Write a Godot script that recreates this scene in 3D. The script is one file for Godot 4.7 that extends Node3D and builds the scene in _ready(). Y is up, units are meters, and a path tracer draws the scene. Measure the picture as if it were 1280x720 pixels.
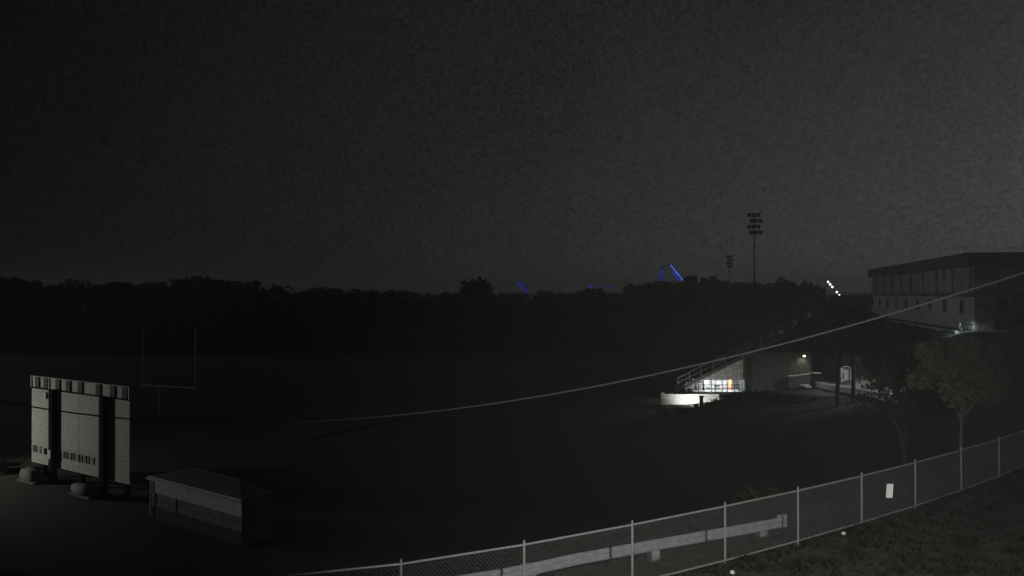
extends Node3D
# Night view from a mast over a grass ledge: fence and guardrail in front, a dark playing field below,
# scoreboard and shed at the left, a grandstand with a lit undercroft and a long building on a hill at the right.
# Metres, y up; the field lies at y = 0, the eye at y = 12.9 looks along -z.

# ---------------------------------------------------------------- mesh helper
class MB:
	var v := PackedVector3Array()
	var n := PackedVector3Array()

	func tri3(a: Vector3, b: Vector3, c: Vector3, na: Vector3, nb: Vector3, nc: Vector3) -> void:
		if (b - a).cross(c - a).dot(na + nb + nc) > 0.0:
			v.append_array(PackedVector3Array([a, c, b])); n.append_array(PackedVector3Array([na, nc, nb]))
		else:
			v.append_array(PackedVector3Array([a, b, c])); n.append_array(PackedVector3Array([na, nb, nc]))

	func quad(a: Vector3, b: Vector3, c: Vector3, d: Vector3, out: Vector3) -> void:
		var nn := (b - a).cross(c - a)
		if nn.length() < 1e-9: nn = (c - a).cross(d - a)
		nn = nn.normalized()
		if nn.dot(out) < 0.0: nn = -nn
		tri3(a, b, c, nn, nn, nn); tri3(a, c, d, nn, nn, nn)

	func box(c: Vector3, s: Vector3, bs := Basis()) -> void:
		var h := s * 0.5
		for ax in 3:
			for sg in [-1.0, 1.0]:
				var o := Vector3(); o[ax] = sg
				var u := Vector3(); u[(ax + 1) % 3] = 1.0
				var w := Vector3(); w[(ax + 2) % 3] = 1.0
				var m := o * h; u *= h; w *= h
				quad(c + bs * (m - u - w), c + bs * (m + u - w), c + bs * (m + u + w), c + bs * (m - u + w), bs * o)

	# box with chamfered edges along its two long upright/long edges is not worth it here; a bar from a to b of square section
	func bar(a: Vector3, b: Vector3, w: float, h: float, up := Vector3.UP) -> void:
		var z := (b - a).normalized()
		var x := up.cross(z)
		if x.length() < 1e-4: x = Vector3.RIGHT.cross(z)
		x = x.normalized()
		var y := z.cross(x)
		box((a + b) * 0.5, Vector3(w, h, a.distance_to(b)), Basis(x, y, z))

	func tube(pts: PackedVector3Array, radii: PackedFloat32Array, sides := 8, caps := true) -> void:
		var rings: Array[PackedVector3Array] = []
		var norms: Array[PackedVector3Array] = []
		var ref := Vector3.ZERO
		for i in pts.size():
			var t := (pts[mini(i + 1, pts.size() - 1)] - pts[maxi(i - 1, 0)]).normalized()
			if ref == Vector3.ZERO: ref = Vector3.RIGHT if absf(t.x) < 0.8 else Vector3.UP
			var x := (ref - t * ref.dot(t)).normalized()
			var y := t.cross(x)
			ref = x
			var r: float = radii[mini(i, radii.size() - 1)]
			var ring := PackedVector3Array(); var nr := PackedVector3Array()
			for k in sides:
				var a := TAU * k / sides
				var dd := x * cos(a) + y * sin(a)
				ring.append(pts[i] + dd * r); nr.append(dd)
			rings.append(ring); norms.append(nr)
		for i in pts.size() - 1:
			for k in sides:
				var j := (k + 1) % sides
				tri3(rings[i][k], rings[i][j], rings[i + 1][j], norms[i][k], norms[i][j], norms[i + 1][j])
				tri3(rings[i][k], rings[i + 1][j], rings[i + 1][k], norms[i][k], norms[i + 1][j], norms[i + 1][k])
		if caps:
			for e: int in [0, pts.size() - 1]:
				var q: int = 1 if e == 0 else e - 1
				var out := (pts[e] - pts[q]).normalized()
				for k in sides: tri3(pts[e], rings[e][k], rings[e][(k + 1) % sides], out, out, out)

	func rod(a: Vector3, b: Vector3, r: float, sides := 8) -> void:
		tube(PackedVector3Array([a, b]), PackedFloat32Array([r]), sides)

	# a section (x across, y up) swept along a path, the section kept upright
	func sweep(path: PackedVector3Array, sec: PackedVector2Array, closed: bool) -> void:
		var rows: Array[PackedVector3Array] = []
		for i in path.size():
			var t := path[mini(i + 1, path.size() - 1)] - path[maxi(i - 1, 0)]
			t.y = 0.0
			var side := t.normalized().cross(Vector3.UP)
			var row := PackedVector3Array()
			for s in sec: row.append(path[i] + side * s.x + Vector3.UP * s.y)
			rows.append(row)
		var m := sec.size()
		for i in path.size() - 1:
			for k in (m if closed else m - 1):
				var j := (k + 1) % m
				var e2 := sec[j] - sec[k]
				var t2 := (path[i + 1] - path[i]).normalized()
				var sd := t2.cross(Vector3.UP).normalized()
				quad(rows[i][k], rows[i][j], rows[i + 1][j], rows[i + 1][k], sd * e2.y - Vector3.UP * e2.x)

	func ball(c: Vector3, r: Vector3, seg := 10, rows := 6) -> void:
		for i in rows:
			for k in seg:
				var p: Array[Vector3] = []
				for q in [[i, k], [i, k + 1], [i + 1, k + 1], [i + 1, k]]:
					var a: float = PI * q[0] / rows
					var b: float = TAU * q[1] / seg
					p.append(Vector3(sin(a) * cos(b), cos(a), sin(a) * sin(b)))
				tri3(c + p[0] * r, c + p[1] * r, c + p[2] * r, p[0], p[1], p[2])
				tri3(c + p[0] * r, c + p[2] * r, c + p[3] * r, p[0], p[2], p[3])

	func mesh(m: Material) -> ArrayMesh:
		var a := []
		a.resize(Mesh.ARRAY_MAX)
		a[Mesh.ARRAY_VERTEX] = v
		a[Mesh.ARRAY_NORMAL] = n
		var am := ArrayMesh.new()
		am.add_surface_from_arrays(Mesh.PRIMITIVE_TRIANGLES, a)
		am.surface_set_material(0, m)
		return am

# ---------------------------------------------------------------- scene helpers
var taken := {}
var M := {}

func numbered(called: String) -> String:
	var k: int = taken.get(called, 0)
	taken[called] = k + 1
	return called if k == 0 else "%s_%03d" % [called, k]

func tag(o: Node, label: String, category: String, group := "") -> void:
	o.set_meta("label", label); o.set_meta("category", category)
	if group != "": o.set_meta("group", group)

func thing(called: String, label: String, category: String, at := Vector3.ZERO, turn := 0.0, group := "") -> Node3D:
	var o := Node3D.new()
	o.name = numbered(called); add_child(o, true)
	o.position = at; o.rotation.y = turn
	tag(o, label, category, group)
	return o

func obj(called: String, mb: MB, m: Material, parent: Node = null) -> MeshInstance3D:
	return put(called, mb.mesh(m), parent)

func put(called: String, mesh: Mesh, parent: Node = null) -> MeshInstance3D:
	var o := MeshInstance3D.new()
	if parent == null:
		o.name = numbered(called); add_child(o, true)
	else:
		var k := 0
		for c in parent.get_children():
			if String(c.name) == called or (String(c.name).begins_with(called + "_") and String(c.name).substr(called.length() + 1).is_valid_int()): k += 1
		o.name = called if k == 0 else "%s_%03d" % [called, k]
		parent.add_child(o, true)
	o.mesh = mesh
	return o

func boxp(called: String, c: Vector3, s: Vector3, m: Material, parent: Node, bs := Basis()) -> MeshInstance3D:
	var b := MB.new(); b.box(c, s, bs)
	return obj(called, b, m, parent)

func dup(src: Node3D, at: Vector3, turn: float, label: String, sc := Vector3.ONE) -> Node3D:
	var r: Node3D = src.duplicate()
	var base := String(src.name)
	if base.length() > 4 and base.substr(base.length() - 3).is_valid_int(): base = base.substr(0, base.length() - 4)
	r.name = numbered(base); add_child(r, true)
	r.position = at; r.rotation = Vector3(0, turn, 0); r.scale = sc
	r.set_meta("label", label)
	return r

func noise_tex(freq: float, lo: float, hi: float, seed_: int, oct := 4) -> NoiseTexture2D:
	var f := FastNoiseLite.new()
	f.seed = seed_; f.frequency = freq; f.fractal_octaves = oct
	var g := Gradient.new()
	g.set_color(0, Color(lo, lo, lo)); g.set_color(1, Color(hi, hi, hi))
	var t := NoiseTexture2D.new()
	t.width = 512; t.height = 512; t.seamless = true; t.noise = f; t.color_ramp = g
	return t

# base colour given as a linear, real-world value
func mat(key: String, r: float, g: float, b: float, rough := 0.85, metal := 0.0, tex := "", tile := 0.25) -> StandardMaterial3D:
	if M.has(key): return M[key]
	var m := StandardMaterial3D.new()
	m.albedo_color = Color(r, g, b).linear_to_srgb()
	m.roughness = rough; m.metallic = metal
	if tex != "":
		m.albedo_texture = M[tex]
		m.uv1_triplanar = true; m.uv1_world_triplanar = true
		m.uv1_scale = Vector3.ONE * tile
	M[key] = m
	return m

func glow(key: String, c: Color, e: float) -> StandardMaterial3D:
	var m := StandardMaterial3D.new()
	m.albedo_color = Color(0.8, 0.8, 0.8)
	m.emission_enabled = true; m.emission = c; m.emission_energy_multiplier = e
	M[key] = m
	return m

func omni(called: String, at: Vector3, e: float, c: Color, size: float, parent: Node) -> OmniLight3D:
	var l := OmniLight3D.new()
	l.name = called; l.light_energy = e; l.light_color = c; l.light_size = size
	l.omni_range = 120.0; l.omni_attenuation = 2.0; l.shadow_enabled = true
	parent.add_child(l, true); l.position = at
	return l

func spot(called: String, at: Vector3, aim: Vector3, e: float, half: float, soft: float, c: Color, parent: Node) -> SpotLight3D:
	var l := SpotLight3D.new()
	l.name = called; l.light_energy = e; l.light_color = c; l.light_size = 0.12
	l.spot_range = 150.0; l.spot_attenuation = 2.0; l.spot_angle = half; l.spot_angle_attenuation = soft; l.shadow_enabled = true
	parent.add_child(l, true)
	l.position = at
	var z := (at - aim).normalized()
	var x := Vector3.UP.cross(z)
	if x.length() < 1e-3: x = Vector3.RIGHT
	x = x.normalized()
	l.basis = Basis(x, z.cross(x), z)
	return l

# ---------------------------------------------------------------- the lie of the land
func fence_d(x: float) -> float:                      # depth of the fence line at x
	if x < -12.0: return 14.4 - 0.47 * (x + 12.0)
	return 15.3 + 0.62 * x + (0.0105 if x > 0.0 else 0.0455) * x * x

const HILL := [[-30.0, 0.0], [-22.0, 1.0], [-16.0, 1.7], [-12.0, 2.5], [-9.0, 3.5], [-2.0, 9.0], [4.0, 9.0]]
func hill(x: float, d: float) -> float:
	var q := x - 0.2535 * (d - 90.0) - 47.0
	if q <= HILL[0][0]: return 0.0
	for i in HILL.size() - 1:
		if q < HILL[i + 1][0]:
			return lerpf(HILL[i][1], HILL[i + 1][1], (q - HILL[i][0]) / (HILL[i + 1][0] - HILL[i][0]))
	return 9.0

var bump := FastNoiseLite.new()
func ground_y(x: float, z: float) -> float:
	var d := -z
	var e := d - fence_d(x)
	var near := 7.35 if e < 0.0 else 7.35 - 0.5 * smoothstep(0.0, 3.0, e)
	if e > 4.5: near = 6.85 - 0.5 * (e - 4.5) * smoothstep(4.5, 8.0, e)
	var far := hill(x, d) * smoothstep(20.0, 60.0, d)
	var y := maxf(near, far)
	if absf(x) < 150.0 and d < 230.0:
		y += bump.get_noise_2d(x * 3.0, z * 3.0) * 0.06 * (1.0 if e < 6.0 else 0.6)
	return y

# ---------------------------------------------------------------- foliage
var rng := RandomNumberGenerator.new()

func leaf_crown(blobs: Array, count: int, size: float, m: Material, sd: int) -> ArrayMesh:
	rng.seed = sd
	var b := MB.new()
	for i in count:
		var bl: Array = blobs[rng.randi() % blobs.size()]
		var dir := Vector3(rng.randfn(), rng.randfn(), rng.randfn()).normalized()
		var rad := pow(rng.randf(), 0.45)
		var c: Vector3 = bl[0] + dir * rad * Vector3(bl[1], bl[1] * 0.8, bl[1])
		for k in 2:
			var nn := (dir * 0.7 + Vector3(rng.randfn(), rng.randfn() + 0.5, rng.randfn()) * 0.8).normalized()
			var u := nn.cross(Vector3(rng.randfn(), rng.randfn(), rng.randfn())).normalized() * size * rng.randf_range(0.5, 1.1)
			var w := nn.cross(u).normalized() * u.length() * rng.randf_range(0.45, 0.8)
			var cc := c + Vector3(rng.randfn(), rng.randfn(), rng.randfn()) * size * 0.6
			b.tri3(cc - u, cc + w, cc + u, nn, nn, nn)
			b.tri3(cc - u, cc + u, cc - w * 0.8, nn, nn, nn)
	return b.mesh(m)

# unit tree: 1 m tall to the crown's top; scaled by whoever places it
func crown_blobs(sd: int, low: float, wide: float, k: int) -> Array:
	rng.seed = sd
	var out := []
	for i in k:
		var a := rng.randf() * TAU
		var t := rng.randf()
		var y := lerpf(low + 0.1, 0.86, t)
		var rr := wide * sqrt(maxf(0.0, 1.0 - pow(absf(t - 0.35) / 0.75, 2.0))) * sqrt(rng.randf()) * 0.8
		out.append([Vector3(cos(a) * rr, y, sin(a) * rr), rng.randf_range(0.10, 0.17)])
	return out

func trunk_mb(low: float, wide: float, sd: int, fork: bool, girth := 1.0) -> MB:
	rng.seed = sd
	var b := MB.new()
	var top := low + 0.15
	b.tube(PackedVector3Array([Vector3(0, -0.06, 0), Vector3(0.004, 0.03, 0), Vector3(0.012, low * 0.6, 0.005), Vector3(0.02, top, 0.01)]), PackedFloat32Array([0.034 * girth, 0.024 * girth, 0.019 * girth, 0.014 * girth]), 8)
	if fork:
		for sg in [-1.0, 1.0]:
			b.tube(PackedVector3Array([Vector3(0.012, low * 0.62, 0.005), Vector3(sg * 0.07 + 0.03, low * 1.0, 0.01), Vector3(sg * 0.22 + 0.05, low + 0.34, 0.0)]), PackedFloat32Array([0.016, 0.012, 0.006]), 7)
	for i in (7 if fork else 5):
		var a := TAU * i / 5.0 + rng.randf()
		var s := Vector3(0.012, low * rng.randf_range(0.6, 1.1), 0.005)
		var e := Vector3(cos(a) * wide * rng.randf_range(0.4, 0.75), rng.randf_range(low + 0.18, 0.8), sin(a) * wide * rng.randf_range(0.4, 0.75))
		b.tube(PackedVector3Array([s, s.lerp(e, 0.5) + Vector3(0, 0.03, 0), e]), PackedFloat32Array([0.011, 0.007, 0.003]), 5)
	return b

func make_tree(called: String, label: String, at: Vector3, h: float, low: float, wide: float, sd: int, leaves: int, leaf: float, turn: float, fork := false, group := "", pale := false) -> Node3D:
	var t := thing(called, label, "tree", at, turn, group)
	var tr := obj("trunk", trunk_mb(low, wide, sd, fork, 0.58 if leaf < 0.3 else 1.0), M.bark_pale if pale else M.bark, t)
	var cr := put("crown", leaf_crown(crown_blobs(sd + 7, low, wide, 22), leaves, leaf / h, M.leaf_pale if pale else M.leaf, sd + 3), t)
	tr.scale = Vector3.ONE * h; cr.scale = Vector3.ONE * h
	return t

# ---------------------------------------------------------------- build
func _ready() -> void:
	# camera, level to a third of a degree
	var cam := Camera3D.new()
	cam.name = "camera"; add_child(cam)
	cam.position = Vector3(0, 12.9, 0)
	cam.rotation_degrees = Vector3(0.31, 0, 0)
	cam.fov = 36.0; cam.near = 0.1; cam.far = 4000.0
	cam.current = true

	# night sky with the glow of a town beyond the frame at the right, thin cloud
	var env := Environment.new()
	env.background_mode = Environment.BG_SKY
	var sky := Sky.new()
	var pan := PanoramaSkyMaterial.new()
	pan.panorama = ImageTexture.create_from_image(night_sky())
	sky.sky_material = pan
	env.sky = sky
	env.background_energy_multiplier = 1.0
	env.tonemap_mode = Environment.TONE_MAPPER_LINEAR
	env.tonemap_exposure = 1.0
	env.fog_enabled = true
	env.fog_density = 0.0008
	env.fog_light_color = Color(0.9, 0.92, 0.9)
	env.sdfgi_enabled = true; env.ssao_enabled = true; env.ssil_enabled = true
	var we := WorldEnvironment.new()
	we.name = "world_environment"; we.environment = env; add_child(we)

	# dim fill light added from the left to brighten the hill building's face
	var moon := DirectionalLight3D.new()
	moon.name = "moon"; moon.light_energy = 0.048; moon.light_color = Color(0.97, 0.97, 1.0)
	moon.light_angular_distance = 3.0; moon.shadow_enabled = true
	add_child(moon)
	var mz := Vector3(-0.96, 0.12, -0.16).normalized()
	var mx := Vector3.UP.cross(mz).normalized()
	moon.basis = Basis(mx, mz.cross(mx), mz)

	materials()
	terrain()
	woods()
	building()
	grandstand()
	hill_trees()
	light_towers()
	blue_frames()
	scoreboard()
	shed()
	goalpost()
	path_corner()
	fence()
	guardrail()
	grass()
	cable()
	floodlight()
	small_things()

func night_sky() -> Image:
	var w := 4096
	var h := 2048
	var im := Image.create_empty(w, h, false, Image.FORMAT_RGBF)
	var f := FastNoiseLite.new()
	f.seed = 5; f.frequency = 2.2; f.fractal_octaves = 5; f.noise_type = FastNoiseLite.TYPE_SIMPLEX_SMOOTH
	var f2 := FastNoiseLite.new()
	f2.seed = 9; f2.frequency = 430.0; f2.fractal_octaves = 1
	var glow_az := deg_to_rad(62.0)      # the town's glow lies low and wide beyond the right of the frame
	for y in h:
		var el := PI * (0.5 - (y + 0.5) / h)
		for x in w:
			var az := TAU * (x + 0.5) / w          # the panorama's left edge looks along -z
			var d := Vector3(sin(az) * cos(el), sin(el), -cos(az) * cos(el))
			var da := rad_to_deg(angle_difference(az, glow_az)) * cos(el)
			var ang := sqrt(da * da + pow(2.8 * rad_to_deg(el), 2.0))
			var l := maxf(0.13 * exp(-ang / 33.0) - 0.0030, 0.0027)
			# a broad bank of thin cloud overhead catches some of it
			var db := rad_to_deg(angle_difference(az, deg_to_rad(4.0))) * cos(el)
			l += 0.0062 * exp(-(db * db + pow(rad_to_deg(el) - 27.0, 2.0)) / 420.0)
			if el > -0.02 :
				l *= 1.0 + 0.16 * f.get_noise_3dv(d) + 0.7 * f2.get_noise_3dv(d)
			im.set_pixel(x, y, Color(l * 0.94, l * 1.03, l * 0.95))
	return im

func materials() -> void:
	M.speck = noise_tex(0.03, 0.55, 1.0, 1)
	M.blot = noise_tex(0.012, 0.6, 1.0, 2, 5)
	M.fine = noise_tex(0.09, 0.5, 1.0, 3, 3)
	M.streak = noise_tex(0.02, 0.72, 1.0, 4, 5)
	mat("grass", 0.055, 0.063, 0.042, 0.95, 0.0, "speck", 0.35)
	mat("turf", 0.035, 0.045, 0.03, 0.95, 0.0, "blot", 0.08)
	mat("blade", 0.055, 0.06, 0.04, 0.95).metallic_specular = 0.2
	mat("leaf", 0.055, 0.066, 0.042, 0.9).metallic_specular = 0.2
	mat("shrub_leaf", 0.03, 0.035, 0.024, 0.95).metallic_specular = 0.1
	mat("leaf_pale", 0.12, 0.13, 0.095, 0.9).metallic_specular = 0.2
	mat("bark_pale", 0.26, 0.25, 0.22, 0.95, 0.0, "fine", 0.9)
	mat("wood_leaf", 0.05, 0.06, 0.042, 0.9)
	mat("bark", 0.11, 0.10, 0.085, 0.95, 0.0, "fine", 0.9)
	mat("galv", 0.52, 0.54, 0.53, 0.5, 0.35, "fine", 0.7)
	mat("wire", 0.21, 0.225, 0.22, 0.7, 0.1)
	mat("rail", 0.41, 0.42, 0.42, 0.6, 0.25, "streak", 0.5)
	mat("post_wood", 0.13, 0.12, 0.105, 0.9, 0.0, "fine", 0.6)
	mat("white", 0.78, 0.78, 0.75, 0.6, 0.0, "streak", 0.8)
	mat("sign_white", 0.88, 0.89, 0.88, 0.4)
	mat("panel", 0.66, 0.60, 0.56, 0.75, 0.0, "streak", 0.35)
	mat("panel_b", 0.50, 0.51, 0.48, 0.75, 0.0, "streak", 0.3)
	mat("steel_dark", 0.02, 0.021, 0.021, 0.85, 0.0, "fine", 0.5).metallic_specular = 0.12
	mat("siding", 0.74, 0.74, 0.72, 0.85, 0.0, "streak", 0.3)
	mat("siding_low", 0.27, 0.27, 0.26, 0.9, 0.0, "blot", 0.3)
	mat("tarp", 0.27, 0.275, 0.26, 0.8, 0.0, "blot", 0.7)
	mat("plinth", 0.075, 0.075, 0.075, 0.95, 0.0, "blot", 0.4)  # dark tone for shade painted on the shed's foot and end
	mat("fin_dark", 0.13, 0.13, 0.13, 0.9, 0.0, "streak", 0.5)
	mat("shingle", 0.2, 0.2, 0.2, 0.95, 0.0, "fine", 0.6)
	mat("concrete", 0.55, 0.54, 0.53, 0.9, 0.0, "blot", 0.2)
	mat("paving", 0.30, 0.30, 0.29, 0.9, 0.0, "speck", 0.3)
	mat("seat_plank", 0.025, 0.025, 0.027, 0.85)
	mat("deck", 0.02, 0.02, 0.02, 0.9)
	mat("brick_wall", 0.38, 0.35, 0.335, 0.9, 0.0, "blot", 0.12)
	mat("stone_band", 0.10, 0.10, 0.10, 0.9, 0.0, "blot", 0.2)
	mat("pale_wall", 0.56, 0.56, 0.56, 0.9, 0.0, "blot", 0.15)
	mat("window_frame", 0.2, 0.2, 0.2, 0.8)
	mat("roof_dark", 0.03, 0.03, 0.032, 0.85)
	mat("pane", 0.02, 0.022, 0.025, 0.1)
	mat("soffit", 0.68, 0.65, 0.63, 0.9, 0.0, "blot", 0.25)
	mat("block_wall", 0.105, 0.115, 0.10, 0.95, 0.0, "blot", 0.3)
	mat("retaining", 0.70, 0.69, 0.66, 0.85, 0.0, "streak", 0.3)
	mat("orange", 0.5, 0.17, 0.07, 0.6)
	mat("cable_sheath", 0.06, 0.068, 0.06, 0.8)
	mat("goal_paint", 0.75, 0.70, 0.60, 0.5)
	glow("tube_glow", Color(0.95, 0.97, 1.0), 1.4)
	glow("blue_white", Color(0.9, 0.97, 1.0), 0.1)
	glow("warm_glow", Color(1.0, 0.97, 0.80), 4.0)
	glow("flood_glow", Color(0.95, 1.0, 0.92), 3.0)
	glow("blue_bright", Color(0.30, 0.46, 1.0), 0.75)
	glow("blue_core", Color(0.35, 0.5, 1.0), 1.0)
	glow("blue_dim", Color(0.13, 0.13, 0.75), 0.42)
	glow("blue_haze_lamp", Color(0.14, 0.18, 0.7), 0.5)

func terrain() -> void:
	bump.seed = 3; bump.frequency = 0.12; bump.fractal_octaves = 3
	var xs := PackedFloat32Array([-1200.0, -700.0, -400.0, -250.0, -160.0])
	var x := -120.0
	while x <= 120.0:
		xs.append(x)
		x += 0.8 if x > -14.0 and x < 24.0 else 2.0
	xs.append_array(PackedFloat32Array([160.0, 250.0, 400.0, 700.0, 1200.0]))
	var zs := PackedFloat32Array([60.0, 20.0])
	var d := 0.0
	while d <= 220.0:
		zs.append(-d)
		d += 0.8 if d < 46.0 else 2.0
	zs.append_array(PackedFloat32Array([-260.0, -330.0, -450.0, -650.0, -950.0, -1300.0]))
	var b := MB.new()
	var ys: Array[PackedFloat32Array] = []
	for z in zs:
		var row := PackedFloat32Array()
		for xx in xs: row.append(ground_y(xx, z))
		ys.append(row)
	var nrm := func(i: int, k: int) -> Vector3:
		var xa := maxi(k - 1, 0); var xb := mini(k + 1, xs.size() - 1)
		var za := maxi(i - 1, 0); var zb := mini(i + 1, zs.size() - 1)
		return Vector3(-(ys[i][xb] - ys[i][xa]) / (xs[xb] - xs[xa]), 1.0, -(ys[zb][k] - ys[za][k]) / (zs[zb] - zs[za])).normalized()
	var ns: Array[PackedVector3Array] = []
	for i in zs.size():
		var row := PackedVector3Array()
		for k in xs.size(): row.append(nrm.call(i, k))
		ns.append(row)
	for i in zs.size() - 1:
		for k in xs.size() - 1:
			var a := Vector3(xs[k], ys[i][k], zs[i]); var bb := Vector3(xs[k + 1], ys[i][k + 1], zs[i])
			var c := Vector3(xs[k + 1], ys[i + 1][k + 1], zs[i + 1]); var e := Vector3(xs[k], ys[i + 1][k], zs[i + 1])
			b.tri3(a, bb, c, ns[i][k], ns[i][k + 1], ns[i + 1][k + 1])
			b.tri3(a, c, e, ns[i][k], ns[i + 1][k + 1], ns[i + 1][k])
	var g := obj("ground", b, M.grass)
	g.set_meta("kind", "structure"); g.set_meta("label", "dark grass ground falling from the ledge to the field")
	# the playing field, a mown sheet on the flat, laid out square to the goal
	var f := MB.new()
	var o := Vector3(-36, 0.08, -93)
	var al := Vector3(0.45, 0, -0.89)
	var ac := Vector3(0.89, 0, 0.45)
	f.quad(o - ac * 23 - al * 6, o + ac * 23 - al * 6, o + ac * 23 + al * 100, o - ac * 23 + al * 100, Vector3.UP)
	var pf := obj("playing_field", f, M.turf)
	pf.set_meta("kind", "structure"); pf.set_meta("label", "dark mown playing field behind the goalpost")

func woods() -> void:
	# the far wood reads as one black mass: one object; each copy is a small leafy crown mesh
	var b := MB.new()
	rng.seed = 77
	for i in 520:
		var dir := Vector3(rng.randfn(), rng.randfn(), rng.randfn()).normalized()
		var lump := 1.0 + 0.28 * sin(dir.x * 5.0 + 1.0) * sin(dir.y * 6.0) * sin(dir.z * 5.0 + 2.0)
		var c := Vector3(0, 0.52, 0) + dir * pow(rng.randf(), 0.3) * lump * Vector3(0.4, 0.47, 0.4)
		var nn := (dir + Vector3(rng.randfn(), rng.randfn(), rng.randfn()) * 0.6).normalized()
		var u := nn.cross(Vector3(rng.randfn(), rng.randfn(), rng.randfn())).normalized() * rng.randf_range(0.05, 0.10)
		var w := nn.cross(u)
		b.tri3(c - u, c + w, c + u, nn, nn, nn); b.tri3(c - u, c + u, c - w, nn, nn, nn)
	b.tube(PackedVector3Array([Vector3(0, -0.05, 0), Vector3(0, 0.4, 0)]), PackedFloat32Array([0.03, 0.02]), 5)
	var mm := MultiMesh.new()
	mm.transform_format = MultiMesh.TRANSFORM_3D
	mm.mesh = b.mesh(M.wood_leaf)
	var tr: Array[Transform3D] = []
	rng.seed = 21
	# tree-top level by bearing (slope x/depth)
	var tops := [[-0.8, 16.0], [-0.578, 15.2], [-0.42, 15.0], [-0.35, 15.6], [-0.31, 14.6], [-0.25, 13.6], [-0.14, 12.6], [-0.06, 12.6], [-0.03, 12.9], [0.06, 12.7], [0.12, 12.8], [0.17, 15.2], [0.22, 15.6], [0.26, 14.6], [0.30, 13.4], [0.34, 12.4], [0.41, 12.3], [0.6, 14.0], [0.9, 15.0]]
	for row in 7:
		var dep := 205.0 + row * 24.0
		var s := -0.78
		while s < 0.85:
			s += rng.randf_range(4.5, 8.5) / dep
			var top := 13.0
			for i in tops.size() - 1:
				if s >= tops[i][0] and s < tops[i + 1][0]: top = lerpf(tops[i][1], tops[i + 1][1], (s - tops[i][0]) / (tops[i + 1][0] - tops[i][0]))
			var dd := dep + rng.randf_range(-9.0, 9.0)
			var xx := s * dd
			var gy := ground_y(xx, -dd)
			var hh := (top - 12.9) * dd / 215.0 + 12.9 - gy
			hh *= rng.randf_range(0.66, 1.02) if rng.randf() < 0.85 else rng.randf_range(1.0, 1.12)
			if hh < 3.0: continue
			var wdt := clampf(hh * rng.randf_range(0.85, 1.25), 7.0, 16.0)
			tr.append(Transform3D(Basis(Vector3.UP, rng.randf() * TAU).scaled(Vector3(wdt, hh, wdt)), Vector3(xx, gy, -dd)))
	mm.instance_count = tr.size()
	for i in tr.size(): mm.set_instance_transform(i, tr[i])
	var o := MultiMeshInstance3D.new()
	o.name = "distant_woodland"; add_child(o)
	o.multimesh = mm
	o.set_meta("kind", "stuff")
	tag(o, "black mass of distant woodland along the skyline", "woodland")
	make_tree("skyline_tree", "single taller round tree standing above the skyline left of the blue lights", Vector3(-8.6, 0, -212), 16.6, 0.35, 0.22, 301, 1500, 0.9, 0.0)
	make_tree("skyline_tree", "broad dark tree rising a little above the left part of the skyline", Vector3(-70.5, 0, -211), 16.4, 0.3, 0.40, 313, 1500, 0.9, 0.5)
	make_tree("skyline_tree", "small round crown on the skyline between the broad left tree and the tall round one", Vector3(-56.0, 0, -210), 14.6, 0.3, 0.34, 317, 1500, 0.9, 0.8)
	make_tree("skyline_tree", "flat crowned tree on the skyline right of the tall light tower", Vector3(62, 5, -205), 10.7, 0.4, 0.42, 305, 1500, 0.9, 1.0)
	make_tree("skyline_tree", "low spreading tree on the skyline just left of the string of white lamps", Vector3(67.5, 6, -203), 8.9, 0.35, 0.42, 309, 1500, 0.9, 2.0)

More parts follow.
